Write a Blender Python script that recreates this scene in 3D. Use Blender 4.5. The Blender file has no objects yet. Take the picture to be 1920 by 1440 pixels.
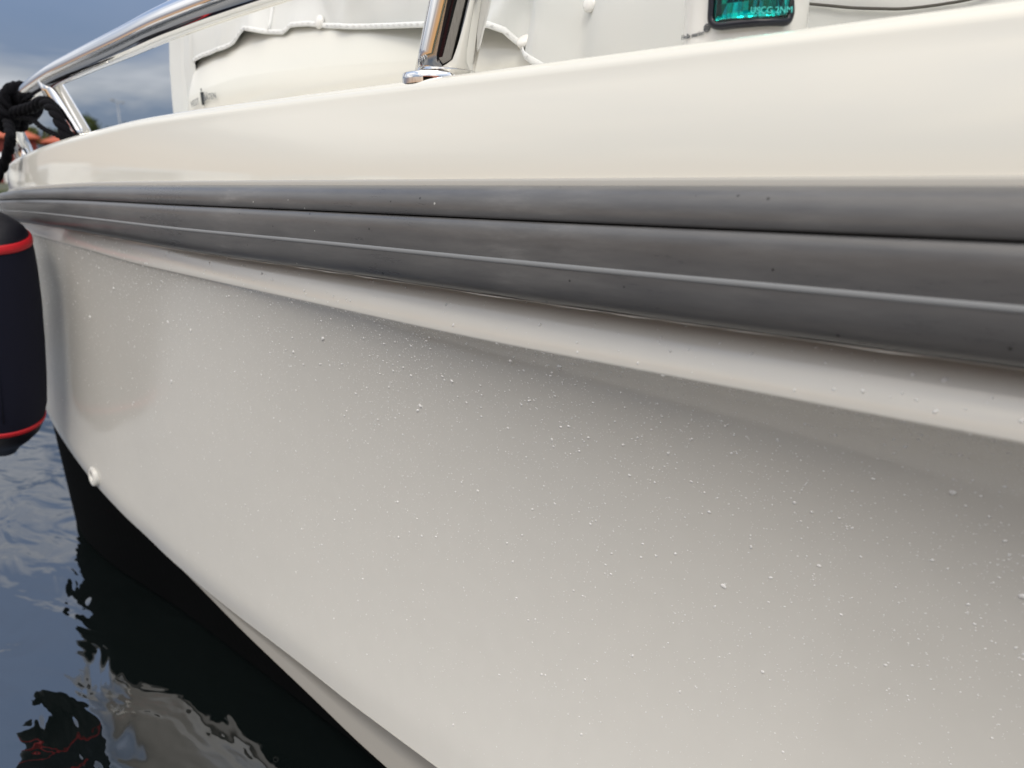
import bpy, bmesh, math, random
from mathutils import Vector, Matrix, noise
rnd = random.Random(7)
sc = bpy.context.scene
COL = sc.collection

# ------------------------------------------------------------------ camera
CAM_LOC = (0.0, -0.65, 0.95)
YAW, PITCH = math.radians(42.0), math.atan((720 - 345) / 1442)
cam_d = bpy.data.cameras.new('camera')
cam = bpy.data.objects.new('camera', cam_d); COL.objects.link(cam)
cam.location = CAM_LOC
cam.rotation_euler = (math.pi / 2 - PITCH, 0, YAW)
cam_d.sensor_width = 36.0
cam_d.lens = 1442 / 1920 * 36.0
cam_d.clip_start = 0.02
cam_d.clip_end = 3000
cam_d.dof.use_dof = True
cam_d.dof.focus_distance = 1.02
cam_d.dof.aperture_fstop = 4.5
sc.camera = cam

# ------------------------------------------------------------------ world, sun, exposure
SUN_EL, SUN_AZ = math.radians(44), math.radians(38)      # azimuth: from -Y towards +X (behind the camera)
sun_dir = Vector((math.sin(SUN_AZ) * math.cos(SUN_EL), -math.cos(SUN_AZ) * math.cos(SUN_EL), math.sin(SUN_EL)))
SKY_SEED = 5.1
world = bpy.data.worlds.new('World'); sc.world = world
world.use_nodes = True
wn, wl = world.node_tree.nodes, world.node_tree.links
wn.clear()
def W(t, **k):
    n = wn.new(t)
    for a, b in k.items(): setattr(n, a, b)
    return n
tc = W('ShaderNodeTexCoord')
sky = W('ShaderNodeTexSky', sky_type='NISHITA', sun_disc=False)
sky.sun_elevation = SUN_EL
sky.sun_rotation = math.pi - SUN_AZ
sky.air_density, sky.dust_density, sky.ozone_density = 1.0, 1.5, 1.0
skym = W('ShaderNodeMix', data_type='RGBA', blend_type='MULTIPLY'); skym.inputs[0].default_value = 1
skym.inputs[7].default_value = (0.10, 0.10, 0.10, 1)
wl.new(sky.outputs[0], skym.inputs[6])
sep = W('ShaderNodeSeparateXYZ'); wl.new(tc.outputs['Generated'], sep.inputs[0])
zz = W('ShaderNodeMath', operation='ADD'); zz.inputs[1].default_value = 0.16; wl.new(sep.outputs[2], zz.inputs[0])
zc = W('ShaderNodeMath', operation='MAXIMUM'); zc.inputs[1].default_value = 0.05; wl.new(zz.outputs[0], zc.inputs[0])
px = W('ShaderNodeMath', operation='DIVIDE'); wl.new(sep.outputs[0], px.inputs[0]); wl.new(zc.outputs[0], px.inputs[1])
py = W('ShaderNodeMath', operation='DIVIDE'); wl.new(sep.outputs[1], py.inputs[0]); wl.new(zc.outputs[0], py.inputs[1])
cmb0 = W('ShaderNodeCombineXYZ'); cmb = W('ShaderNodeVectorMath', operation='ADD'); cmb.inputs[1].default_value = (0.0, 0.0, SKY_SEED)
wl.new(cmb0.outputs[0], cmb.inputs[0])
wl.new(px.outputs[0], cmb0.inputs[0]); wl.new(py.outputs[0], cmb0.inputs[1])
n1 = W('ShaderNodeTexNoise'); n1.inputs['Scale'].default_value = 0.75; n1.inputs['Detail'].default_value = 5
n1.inputs['Roughness'].default_value = 0.52; n1.inputs['Distortion'].default_value = 0.35
wl.new(cmb.outputs[0], n1.inputs['Vector'])
ramp = W('ShaderNodeValToRGB')
cr = ramp.color_ramp
cr.elements[0].position = 0.30; cr.elements[0].color = (0.30, 0.42, 0.66, 1)
cr.elements[1].position = 0.70; cr.elements[1].color = (1.60, 1.61, 1.66, 1)
e = cr.elements.new(0.46); e.color = (0.36, 0.47, 0.70, 1)
e = cr.elements.new(0.56); e.color = (0.85, 0.90, 1.0, 1)
wl.new(n1.outputs[0], ramp.inputs[0])
# clouds brighten smoothly towards the low sun
dot = W('ShaderNodeVectorMath', operation='DOT_PRODUCT'); dot.inputs[1].default_value = sun_dir
wl.new(tc.outputs['Generated'], dot.inputs[0])
mr = W('ShaderNodeMapRange'); mr.inputs[1].default_value = -1; mr.inputs[2].default_value = 1
wl.new(dot.outputs['Value'], mr.inputs[0])
warm = W('ShaderNodeValToRGB'); wr = warm.color_ramp
wr.elements[0].position = 0; wr.elements[0].color = (0.80, 0.80, 0.82, 1)
wr.elements[1].position = 1; wr.elements[1].color = (2.3, 1.95, 1.50, 1)
e = wr.elements.new(0.45); e.color = (1.0, 1.0, 1.0, 1)
e = wr.elements.new(0.75); e.color = (1.35, 1.27, 1.13, 1)
wl.new(mr.outputs[0], warm.inputs[0])
cl = W('ShaderNodeMix', data_type='RGBA', blend_type='MULTIPLY'); cl.inputs[0].default_value = 1
wl.new(ramp.outputs[0], cl.inputs[6]); wl.new(warm.outputs[0], cl.inputs[7])
# overcast sky: three times brighter overhead than at the horizon
gz = W('ShaderNodeMapRange', interpolation_type='SMOOTHSTEP'); gz.inputs[1].default_value = 0.02; gz.inputs[2].default_value = 0.60; gz.inputs[3].default_value = 0.62; gz.inputs[4].default_value = 2.2
wl.new(sep.outputs[2], gz.inputs[0])
cg = W('ShaderNodeVectorMath', operation='SCALE'); wl.new(cl.outputs[2], cg.inputs[0]); wl.new(gz.outputs[0], cg.inputs['Scale'])
# warm evening glow low on the horizon on the sun's side
gd = W('ShaderNodeVectorMath', operation='DOT_PRODUCT'); gd.inputs[1].default_value = (-0.25, -0.97, 0); wl.new(tc.outputs['Generated'], gd.inputs[0])
g1 = W('ShaderNodeMapRange', interpolation_type='SMOOTHSTEP'); g1.inputs[1].default_value = 0.15; g1.inputs[2].default_value = 0.95; wl.new(gd.outputs['Value'], g1.inputs[0])
g2 = W('ShaderNodeMapRange', interpolation_type='SMOOTHSTEP'); g2.inputs[1].default_value = 0.22; g2.inputs[2].default_value = 0.05; g2.inputs[3].default_value = 0; g2.inputs[4].default_value = 1; wl.new(sep.outputs[2], g2.inputs[0])
g3 = W('ShaderNodeMath', operation='MULTIPLY'); wl.new(g1.outputs[0], g3.inputs[0]); wl.new(g2.outputs[0], g3.inputs[1])
glow = W('ShaderNodeMix', data_type='RGBA'); glow.inputs[7].default_value = (1.25, 0.68, 0.28, 1)
wl.new(g3.outputs[0], glow.inputs[0]); wl.new(cg.outputs[0], glow.inputs[6])
mx = W('ShaderNodeMix', data_type='RGBA'); mx.inputs[0].default_value = 0.82
wl.new(skym.outputs[2], mx.inputs[6]); wl.new(glow.outputs[2], mx.inputs[7])
bg = W('ShaderNodeBackground'); bg.inputs[1].default_value = 1.0
wl.new(mx.outputs[2], bg.inputs[0])
wo = W('ShaderNodeOutputWorld'); wl.new(bg.outputs[0], wo.inputs[0])

sun_d = bpy.data.lights.new('sun', 'SUN'); sun_d.energy = 1.3; sun_d.angle = math.radians(18); sun_d.color = (1.0, 0.925, 0.81)
sun = bpy.data.objects.new('sun', sun_d); COL.objects.link(sun)
sun.rotation_euler = (-sun_dir).to_track_quat('-Z', 'Y').to_euler()
vs = sc.view_settings
vs.view_transform = 'Standard'; vs.look = 'None'; vs.gamma = 1; vs.use_curve_mapping = False
vs.exposure = -0.42
sc.cycles.use_denoising = True
sc.cycles.max_bounces = 12; sc.cycles.transmission_bounces = 12; sc.cycles.glossy_bounces = 6

# ------------------------------------------------------------------ materials
def mat(name, base, rough=0.5, metal=0.0, **k):
    m = bpy.data.materials.new(name); m.use_nodes = True
    b = m.node_tree.nodes['Principled BSDF']
    b.inputs['Base Color'].default_value = (*base, 1)
    b.inputs['Roughness'].default_value = rough
    b.inputs['Metallic'].default_value = metal
    for a, v in k.items():
        b.inputs[a.replace('_', ' ')].default_value = v
    return m
def nodes(m): return m.node_tree.nodes, m.node_tree.links, m.node_tree.nodes['Principled BSDF']
def noise_color(m, c1, c2, scale, lo=0.35, hi=0.65, detail=6, stretch=(1, 1, 1), rough=None):
    n, l, b = nodes(m)
    t = n.new('ShaderNodeTexCoord'); mp = n.new('ShaderNodeMapping'); mp.inputs['Scale'].default_value = stretch
    l.new(t.outputs['Object'], mp.inputs[0])
    x = n.new('ShaderNodeTexNoise'); x.inputs['Scale'].default_value = scale; x.inputs['Detail'].default_value = detail
    l.new(mp.outputs[0], x.inputs['Vector'])
    r = n.new('ShaderNodeValToRGB')
    r.color_ramp.elements[0].position = lo; r.color_ramp.elements[0].color = (*c1, 1)
    r.color_ramp.elements[1].position = hi; r.color_ramp.elements[1].color = (*c2, 1)
    l.new(x.outputs[0], r.inputs[0]); l.new(r.outputs[0], b.inputs['Base Color'])
    if rough:
        q = n.new('ShaderNodeMapRange'); q.inputs[1].default_value = lo; q.inputs[2].default_value = hi
        q.inputs[3].default_value, q.inputs[4].default_value = rough
        l.new(x.outputs[0], q.inputs[0]); l.new(q.outputs[0], b.inputs['Roughness'])
    return x
def bump(m, scale, dist, strength=0.3, stretch=(1, 1, 1), detail=4):
    n, l, b = nodes(m)
    t = n.new('ShaderNodeTexCoord'); mp = n.new('ShaderNodeMapping'); mp.inputs['Scale'].default_value = stretch
    l.new(t.outputs['Object'], mp.inputs[0])
    x = n.new('ShaderNodeTexNoise'); x.inputs['Scale'].default_value = scale; x.inputs['Detail'].default_value = detail
    l.new(mp.outputs[0], x.inputs['Vector'])
    bp = n.new('ShaderNodeBump'); bp.inputs['Strength'].default_value = strength; bp.inputs['Distance'].default_value = dist
    l.new(x.outputs[0], bp.inputs['Height']); l.new(bp.outputs[0], b.inputs['Normal'])

M = {}
M['gel'] = mat('cream_gelcoat', (0.79, 0.78, 0.715), 0.05)
M['hull'] = mat('hull_gelcoat', (0.76, 0.735, 0.68), 0.22, 0, Coat_Weight=0.5, Coat_Roughness=0.12)
noise_color(M['hull'], (0.668, 0.656, 0.615), (0.681, 0.669, 0.628), 30, 0.3, 0.7, 4, (1, 1, 1), (0.15, 0.19))
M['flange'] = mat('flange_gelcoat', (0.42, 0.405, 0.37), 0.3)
M['rubber'] = mat('grey_rubber', (0.075, 0.076, 0.080), 0.36, 0, Specular_IOR_Level=0.5)
M['stripe'] = mat('stripe_rubber', (0.23, 0.24, 0.25), 0.5)
M['groove'] = mat('seam_black', (0.006, 0.006, 0.006), 0.8)
M['anti'] = mat('antifouling', (0.003, 0.0035, 0.004), 0.8, 0, Specular_IOR_Level=0.03)
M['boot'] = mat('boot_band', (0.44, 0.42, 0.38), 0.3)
M['steel'] = mat('stainless_steel', (0.74, 0.73, 0.72), 0.045, 1.0)
M['canvas'] = mat('canvas', (0.70, 0.71, 0.69), 0.75)
bump(M['canvas'], 900, 0.0006, 0.25)
M['hem'] = mat('hem_tape', (0.82, 0.83, 0.82), 0.6)
M['button'] = mat('button_plastic', (0.86, 0.85, 0.82), 0.25)
M['stitch'] = mat('stitch_thread', (0.74, 0.74, 0.73), 0.8)
M['cord'] = mat('grey_cord', (0.09, 0.085, 0.075), 0.8)
M['rope'] = mat('black_rope', (0.004, 0.004, 0.006), 0.9, 0, Specular_IOR_Level=0.15)
M['navy'] = mat('navy_fabric', (0.006, 0.007, 0.020), 0.8, 0, Specular_IOR_Level=0.3)
bump(M['navy'], 500, 0.001, 0.3)
M['red'] = mat('red_trim', (0.62, 0.012, 0.022), 0.5)
M['blackp'] = mat('black_plastic', (0.006, 0.006, 0.012), 0.45)
M['strap'] = mat('blue_strap', (0.05, 0.055, 0.12), 0.5)
M['whitep'] = mat('white_plastic', (0.80, 0.79, 0.75), 0.18)
M['print'] = mat('grey_print', (0.16, 0.17, 0.18), 0.5)
M['printd'] = mat('dark_print', (0.02, 0.027, 0.03), 0.5)
M['gasket'] = mat('gasket_rubber', (0.008, 0.010, 0.018), 0.3)
M['lens'] = mat('green_lens', (0.015, 0.62, 0.57), 0.02, 0, Transmission_Weight=1.0, IOR=1.45)
M['chrome'] = mat('lamp_reflector', (0.9, 0.9, 0.9), 0.08, 1.0)
M['lenstext'] = mat('embossed_lens_text', (0.10, 0.72, 0.66), 0.3)
M['drop'] = mat('rain_water', (1, 1, 1), 0.0, 0, Transmission_Weight=1.0, IOR=1.33)
M['water'] = mat('harbour_water', (0.004, 0.006, 0.006), 0.012, 0, IOR=2.2)

# rain drops: mostly matte white, standing in for light gathered by clear water, plus gloss
n, l, b = nodes(M['drop'])
tr = n.new('ShaderNodeBsdfTransparent'); rf = n.new('ShaderNodeBsdfRefraction'); rf.inputs['IOR'].default_value = 1.33; rf.inputs['Roughness'].default_value = 0.1
tl = n.new('ShaderNodeBsdfTranslucent'); tl.inputs['Color'].default_value = (0.95, 0.95, 0.95, 1)
gl = n.new('ShaderNodeBsdfGlossy'); gl.inputs['Roughness'].default_value = 0.06
df = n.new('ShaderNodeBsdfDiffuse'); df.inputs['Color'].default_value = (0.97, 0.97, 0.96, 1)
m0 = n.new('ShaderNodeMixShader'); m0.inputs[0].default_value = 0.15; l.new(tr.outputs[0], m0.inputs[1]); l.new(rf.outputs[0], m0.inputs[2])
ms = n.new('ShaderNodeMixShader'); ms.inputs[0].default_value = 0.95; l.new(tl.outputs[0], ms.inputs[1]); l.new(df.outputs[0], ms.inputs[2])
m1 = n.new('ShaderNodeMixShader'); m1.inputs[0].default_value = 0.80; l.new(m0.outputs[0], m1.inputs[1]); l.new(ms.outputs[0], m1.inputs[2])
fr = n.new('ShaderNodeFresnel'); fr.inputs['IOR'].default_value = 1.25
m2 = n.new('ShaderNodeMixShader'); l.new(fr.outputs[0], m2.inputs[0]); l.new(m1.outputs[0], m2.inputs[1]); l.new(gl.outputs[0], m2.inputs[2])
l.new(m2.outputs[0], n['Material Output'].inputs[0])

# rubber: pale streaky scuffs
n, l, b = nodes(M['rubber'])
t = n.new('ShaderNodeTexCoord')
mp = n.new('ShaderNodeMapping'); mp.inputs['Scale'].default_value = (0.25, 1, 1.6); l.new(t.outputs['Object'], mp.inputs[0])
x1 = n.new('ShaderNodeTexNoise'); x1.inputs['Scale'].default_value = 42; x1.inputs['Detail'].default_value = 8; x1.inputs['Roughness'].default_value = 0.7
l.new(mp.outputs[0], x1.inputs['Vector'])
x2 = n.new('ShaderNodeTexNoise'); x2.inputs['Scale'].default_value = 3.2; x2.inputs['Detail'].default_value = 3
l.new(t.outputs['Object'], x2.inputs['Vector'])
ma = n.new('ShaderNodeMath'); ma.operation = 'MULTIPLY'; l.new(x1.outputs[0], ma.inputs[0]); l.new(x2.outputs[0], ma.inputs[1])
rr = n.new('ShaderNodeValToRGB')
rr.color_ramp.elements[0].position = 0.16; rr.color_ramp.elements[0].color = (0.092, 0.092, 0.095, 1)
rr.color_ramp.elements[1].position = 0.42; rr.color_ramp.elements[1].color = (0.150, 0.149, 0.149, 1)
l.new(ma.outputs[0], rr.inputs[0])
vo = n.new('ShaderNodeTexVoronoi'); vo.inputs['Scale'].default_value = 75; l.new(t.outputs['Object'], vo.inputs['Vector'])
vl = n.new('ShaderNodeMath'); vl.operation = 'LESS_THAN'; vl.inputs[1].default_value = 0.11; l.new(vo.outputs['Distance'], vl.inputs[0])
sx = n.new('ShaderNodeSeparateColor'); l.new(vo.outputs['Color'], sx.inputs[0])
vd = n.new('ShaderNodeMath'); vd.operation = 'LESS_THAN'; vd.inputs[1].default_value = 0.10; l.new(sx.outputs[0], vd.inputs[0])
vw = n.new('ShaderNodeMath'); vw.operation = 'GREATER_THAN'; vw.inputs[1].default_value = 0.975; l.new(sx.outputs[0], vw.inputs[0])
k1 = n.new('ShaderNodeMath'); k1.operation = 'MULTIPLY'; l.new(vl.outputs[0], k1.inputs[0]); l.new(vd.outputs[0], k1.inputs[1])
k2 = n.new('ShaderNodeMath'); k2.operation = 'MULTIPLY'; l.new(vl.outputs[0], k2.inputs[0]); l.new(vw.outputs[0], k2.inputs[1])
c1 = n.new('ShaderNodeMix'); c1.data_type = 'RGBA'; c1.inputs[7].default_value = (0.02, 0.02, 0.02, 1); l.new(k1.outputs[0], c1.inputs[0]); l.new(rr.outputs[0], c1.inputs[6])
c2 = n.new('ShaderNodeMix'); c2.data_type = 'RGBA'; c2.inputs[7].default_value = (0.5, 0.5, 0.48, 1); l.new(k2.outputs[0], c2.inputs[0]); l.new(c1.outputs[2], c2.inputs[6])
s1 = n.new('ShaderNodeMapRange'); s1.inputs[1].default_value = 0.56; s1.inputs[2].default_value = 0.66; l.new(x2.outputs[0], s1.inputs[0])
s2 = n.new('ShaderNodeMapRange'); s2.inputs[1].default_value = 0.50; s2.inputs[2].default_value = 0.72; s2.inputs[4].default_value = 0.38; l.new(x1.outputs[0], s2.inputs[0])
s3 = n.new('ShaderNodeMath'); s3.operation = 'MULTIPLY'; l.new(s1.outputs[0], s3.inputs[0]); l.new(s2.outputs[0], s3.inputs[1])
c3 = n.new('ShaderNodeMix'); c3.data_type = 'RGBA'; c3.inputs[7].default_value = (0.36, 0.355, 0.35, 1); l.new(s3.outputs[0], c3.inputs[0]); l.new(c2.outputs[2], c3.inputs[6])
l.new(c3.outputs[2], b.inputs['Base Color'])
rq = n.new('ShaderNodeMapRange'); rq.inputs[1].default_value = 0.1; rq.inputs[2].default_value = 0.45; rq.inputs[3].default_value = 0.24; rq.inputs[4].default_value = 0.42
l.new(ma.outputs[0], rq.inputs[0]); l.new(rq.outputs[0], b.inputs['Roughness'])

# water: small wind ripples over a slow swell
n, l, b = nodes(M['water'])
t = n.new('ShaderNodeTexCoord')
mp = n.new('ShaderNodeMapping'); mp.inputs['Rotation'].default_value = (0, 0, 0.5); mp.inputs['Scale'].default_value = (1.0, 2.0, 1); l.new(t.outputs['Object'], mp.inputs[0])
w1 = n.new('ShaderNodeTexNoise'); w1.inputs['Scale'].default_value = 4.2; w1.inputs['Detail'].default_value = 2.5; w1.inputs['Roughness'].default_value = 0.45; w1.inputs['Distortion'].default_value = 0.6
w2 = n.new('ShaderNodeTexNoise'); w2.inputs['Scale'].default_value = 1.3; w2.inputs['Detail'].default_value = 2
for w in (w1, w2): l.new(mp.outputs[0], w.inputs['Vector'])
b1 = n.new('ShaderNodeBump'); b1.inputs['Distance'].default_value = 0.017; b1.inputs['Strength'].default_value = 0.55; l.new(w1.outputs[0], b1.inputs['Height'])
b2 = n.new('ShaderNodeBump'); b2.inputs['Distance'].default_value = 0.03; b2.inputs['Strength'].default_value = 0.4; l.new(w2.outputs[0], b2.inputs['Height'])
l.new(b1.outputs[0], b2.inputs['Normal']); l.new(b2.outputs[0], b.inputs['Normal'])

# ------------------------------------------------------------------ helpers
def link(name, me, m, parent=None, smooth=True):
    if m: me.materials.append(m)
    if smooth:
        for p in me.polygons: p.use_smooth = True
    o = bpy.data.objects.new(name, me); COL.objects.link(o)
    if parent: o.parent = parent
    return o
def mesh(name, v, f, m, parent=None, smooth=True):
    me = bpy.data.meshes.new(name); me.from_pydata([tuple(p) for p in v], [], f); me.update()
    return link(name, me, m, parent, smooth)
def thing(name, label, cat, loc=(0, 0, 0), group=None):
    o = bpy.data.objects.new(name, None); COL.objects.link(o); o.location = loc
    o.empty_display_size = 0.1
    o['label'] = label; o['category'] = cat
    if group: o['group'] = group
    return o
def tag(o, label, cat, group=None):
    o['label'] = label; o['category'] = cat
    if group: o['group'] = group
    return o
def grid(rows, closed=False):
    v, f = [], []
    n = len(rows[0])
    for r in rows: v += list(r)
    for i in range(len(rows) - 1):
        for j in range(n if closed else n - 1):
            k = (j + 1) % n
            f.append((i * n + j, i * n + k, (i + 1) * n + k, (i + 1) * n + j))
    return v, f
def join(*parts):
    V, F = [], []
    for v, f in parts:
        o = len(V); V += list(v); F += [tuple(i + o for i in q) for q in f]
    return V, F
def crom(pts, n=8):
    P = [Vector(p) for p in pts]; out = []
    for i in range(len(P) - 1):
        p0 = P[max(i - 1, 0)]; p1 = P[i]; p2 = P[i + 1]; p3 = P[min(i + 2, len(P) - 1)]
        for k in range(n):
            t = k / n
            out.append(0.5 * ((2 * p1) + (p2 - p0) * t + (2 * p0 - 5 * p1 + 4 * p2 - p3) * t * t + (3 * p1 - p0 - 3 * p2 + p3) * t ** 3))
    out.append(P[-1]); return out
def tube(pts, r, seg=16, ry=None, up=(0, 0, 1), caps=True):
    """sweep an ellipse (r across, ry along 'up') along a polyline; r may be a list"""
    P = [Vector(p) for p in pts]; rows = []
    u0 = Vector(up)
    for i, p in enumerate(P):
        t = (P[min(i + 1, len(P) - 1)] - P[max(i - 1, 0)]).normalized()
        s = t.cross(u0)
        if s.length < 1e-4: s = t.cross(Vector((1, 0, 0)))
        s.normalize(); u = s.cross(t).normalized()
        ra = r[i] if isinstance(r, (list, tuple)) else r
        rb = (ry[i] if isinstance(ry, (list, tuple)) else ry) if ry is not None else ra
        rows.append([p + s * (ra * math.cos(a)) + u * (rb * math.sin(a)) for a in [2 * math.pi * k / seg for k in range(seg)]])
    v, f = grid(rows, True)
    if caps:
        f.append(tuple(reversed(range(seg)))); f.append(tuple(range(len(v) - seg, len(v))))
    return v, f
def lathe(prof, seg=32, center=(0, 0, 0), axis=(0, 0, 1)):
    ax = Vector(axis).normalized(); q = ax.to_track_quat('Z', 'X'); c = Vector(center)
    rows = [[c + q @ Vector((r * math.cos(2 * math.pi * k / seg), r * math.sin(2 * math.pi * k / seg), z)) for k in range(seg)] for r, z in prof]
    return grid(rows, True)
def box(x0, y0, z0, x1, y1, z1):
    v = [(x0, y0, z0), (x1, y0, z0), (x1, y1, z0), (x0, y1, z0), (x0, y0, z1), (x1, y0, z1), (x1, y1, z1), (x0, y1, z1)]
    return v, [(3, 2, 1, 0), (4, 5, 6, 7), (0, 1, 5, 4), (1, 2, 6, 5), (2, 3, 7, 6), (3, 0, 4, 7)]
def bevel(o, w, seg=2):
    bm = bmesh.new(); bm.from_mesh(o.data)
    bmesh.ops.bevel(bm, geom=bm.edges[:], offset=w, segments=seg, affect='EDGES', profile=0.6)
    bm.to_mesh(o.data); bm.free()
    for p in o.data.polygons: p.use_smooth = True
def interp(tab, x):
    """smooth curve through a table of (x, value)"""
    if x <= tab[0][0]: return tab[0][1]
    n_ = len(tab)
    for i in range(n_ - 1):
        a, p = tab[i]; b_, q = tab[i + 1]
        if x <= b_:
            h = b_ - a; d = (q - p) / h; t = (x - a) / h
            def slope(j):
                if j == 0: return (tab[1][1] - tab[0][1]) / (tab[1][0] - tab[0][0])
                if j == n_ - 1: return (tab[-1][1] - tab[-2][1]) / (tab[-1][0] - tab[-2][0])
                h0 = tab[j][0] - tab[j - 1][0]; h1 = tab[j + 1][0] - tab[j][0]
                d0 = (tab[j][1] - tab[j - 1][1]) / h0; d1 = (tab[j + 1][1] - tab[j][1]) / h1
                return 0.0 if d0 * d1 <= 0 else (h0 + h1) / ((h1 + (h0 + h1) / 3 * 1.0) / d0 + (h0 + (h0 + h1) / 3 * 1.0) / d1) * (5 / 3)
            m0, m1 = slope(i), slope(i + 1)
            t2, t3 = t * t, t * t * t
            return (2 * t3 - 3 * t2 + 1) * p + (t3 - 2 * t2 + t) * h * m0 + (-2 * t3 + 3 * t2) * q + (t3 - t2) * h * m1
    return tab[-1][1]
def text_mesh(name, body, size, m, parent, mw, extrude=0.0003, font_shear=0.0):
    cu = bpy.data.curves.new(name, 'FONT'); cu.body = body; cu.size = size; cu.extrude = extrude
    cu.align_x = 'CENTER'; cu.align_y = 'CENTER'; cu.shear = font_shear; cu.resolution_u = 3
    o = bpy.data.objects.new(name + '_tmp', cu); COL.objects.link(o)
    dg = bpy.context.evaluated_depsgraph_get(); dg.update()
    me = bpy.data.meshes.new_from_object(o.evaluated_get(dg))
    bpy.data.objects.remove(o)
    me.name = name; me.transform(mw); me.materials.clear()
    return link(name, me, m, parent, smooth=False)

# ------------------------------------------------------------------ hull form (x forward, y to port, z up)
WATER_Z = -0.12
YC = 1.0                                                    # centreline
def plan_y(x):
    if x < -1.6: return min(YC, 0.069 * (-1.6 - x) ** 4)
    if x > 0.35: return min(YC, ((x - 0.35) / 2.35) ** 2.6)
    return 0.0
X0, X1 = -1.6 - (YC / 0.069) ** 0.25, 2.7
def stations():
    # even arc length along the plan curve
    fine = [X0 + (X1 - X0) * i / 6000 for i in range(6001)]
    pts = [(x, plan_y(x)) for x in fine]
    out, acc = [pts[0]], 0.0
    for a, b_ in zip(pts, pts[1:]):
        acc += math.hypot(b_[0] - a[0], b_[1] - a[1])
        if acc >= 0.03: out.append(b_); acc = 0.0
    out.append(pts[-1])
    st = []
    for i, (x, y) in enumerate(out):
        e_ = 1e-3
        xa, xb = max(X0, x - e_), min(X1, x + e_)
        d = Vector((xb - xa, plan_y(xb) - plan_y(xa), 0)).normalized()
        st.append((x, y, Vector((d.y, -d.x, 0))))
    return st
ST = stations()
Z_GUN = [(-3.6, 0.985), (-2.6, 1.003), (-2.4, 1.016), (-2.21, 1.030), (-2.07, 1.041), (-1.93, 1.051), (-1.82, 1.057), (-1.516, 1.072), (-1.2, 1.076), (1.0, 1.078), (2.7, 1.13)]
Z_TOP = [(-3.6, 0.90), (-2.6, 0.923), (-2.41, 0.929), (-2.08, 0.939), (-1.7, 0.946), (-1.2, 0.947), (1.0, 0.947), (2.7, 0.99)]
Z_BOT = [(-3.6, 0.86), (-2.57, 0.856), (-2.12, 0.855), (-1.71, 0.845), (-1.28, 0.834), (-0.96, 0.831), (-0.42, 0.824), (0, 0.822), (1.0, 0.815), (2.7, 0.85)]
Z_KN = [(-3.6, 0.84), (-2.6, 0.832), (-2.1, 0.816), (-1.87, 0.806), (-1.64, 0.793), (-1.307, 0.783), (-0.98, 0.774), (-0.6, 0.765), (-0.1, 0.762), (1.0, 0.755), (2.7, 0.80)]
Z_CH = [(-3.6, 0.50), (-2.86, 0.40), (-2.47, 0.305), (-2.3, 0.25), (-2.14, 0.192), (-2.04, 0.155), (-1.9, 0.115), (-1.737, 0.085), (-1.45, 0.06), (-1.19, 0.05), (-0.99, 0.04), (0.3, 0.03), (1.2, 0.08), (2.7, 0.30)]
BAND = [(-1.9, 0.0), (-1.75, 0.006), (-1.6, 0.018), (-1.4, 0.042), (-1.16, 0.068), (-0.92, 0.09), (0.0, 0.12), (2.7, 0.16)]
AMP = [(-2.4, 0.006), (-1.9, 0.018), (-1.4, 0.038), (-0.9, 0.085), (-0.4, 0.150), (0.0, 0.205), (0.6, 0.25), (1.6, 0.24), (2.7, 0.10)]
CHO = [(-3.6, -0.020), (-2.75, -0.018), (-2.47, -0.014), (-2.3, -0.007), (-2.14, 0.002), (-2.0, 0.014), (-1.8, 0.026), (2.7, 0.028)]
LIP = [(-2.5, 0.001), (-1.9, 0.006), (-1.4, 0.013), (-0.8, 0.020), (0.5, 0.026), (2.7, 0.026)]
def at(s, off, z):
    x, y, nn = s
    p = Vector((x, y, 0)) + nn * off
    return Vector((p.x, min(p.y, YC), z))
def mirror_grid(rows):
    """starboard rows plus their port mirror"""
    a = grid(rows)
    b_ = grid([[Vector((p[0], 2 * YC - p[1], p[2])) for p in r] for r in rows])
    return join(a, (b_[0], [tuple(reversed(q)) for q in b_[1]]))
def hull_sec(s, t):
    """t 0..1 from knuckle to chine: concave flare under the knuckle, rounded turn to the chine"""
    x = s[0]
    amp = interp(AMP, x)
    d = ((t + 0.010) ** 0.55 - 0.010 ** 0.55) * ((1 - t) ** 0.85) * 1.95
    off = -0.010 - interp(CHO, x) * t - amp * d
    off -= 0.010 * max(0, (t - 0.90) / 0.10) ** 2            # edge rounds under
    zk, zc_ = interp(Z_KN, x), interp(Z_CH, x)
    return at(s, off, zk + (zc_ - zk) * t)

boat = thing('motor_boat', 'cream motor boat with grey rubber rub rail and rain drops on its hull', 'boat', (0, 0, WATER_Z))
BT = boat
def part(name, vf, m, parent=None, smooth=True):
    v, f = vf
    o = mesh(name, v, f, m, parent or BT, smooth)
    if (parent or BT) is BT: o.location = (0, 0, -WATER_Z)
    return o

rows = []
for s in ST:
    x = s[0]; lip = interp(LIP, x); zk = interp(Z_KN, x); zb = interp(Z_BOT, x)
    r = [at(s, -0.004 - lip, zb + 0.06), at(s, -0.006 - lip, zb + 0.004), at(s, -0.008 - lip, zb - 0.004)]
    for k in range(1, 7):
        u = k / 7
        r.append(at(s, -0.009 - lip * (1 - u) ** 1.7, zb - 0.004 + (zk + 0.004 - zb + 0.004) * u))
    r.append(at(s, -0.0085, zk + 0.0035)); r.append(at(s, -0.0088, zk + 0.0012))
    for k in range(0, 49):
        t_ = (k / 48) ** 1.35
        r.append(hull_sec(s, t_))
    rows.append(r)
part('hull', mirror_grid(rows), M['hull'])

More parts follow.
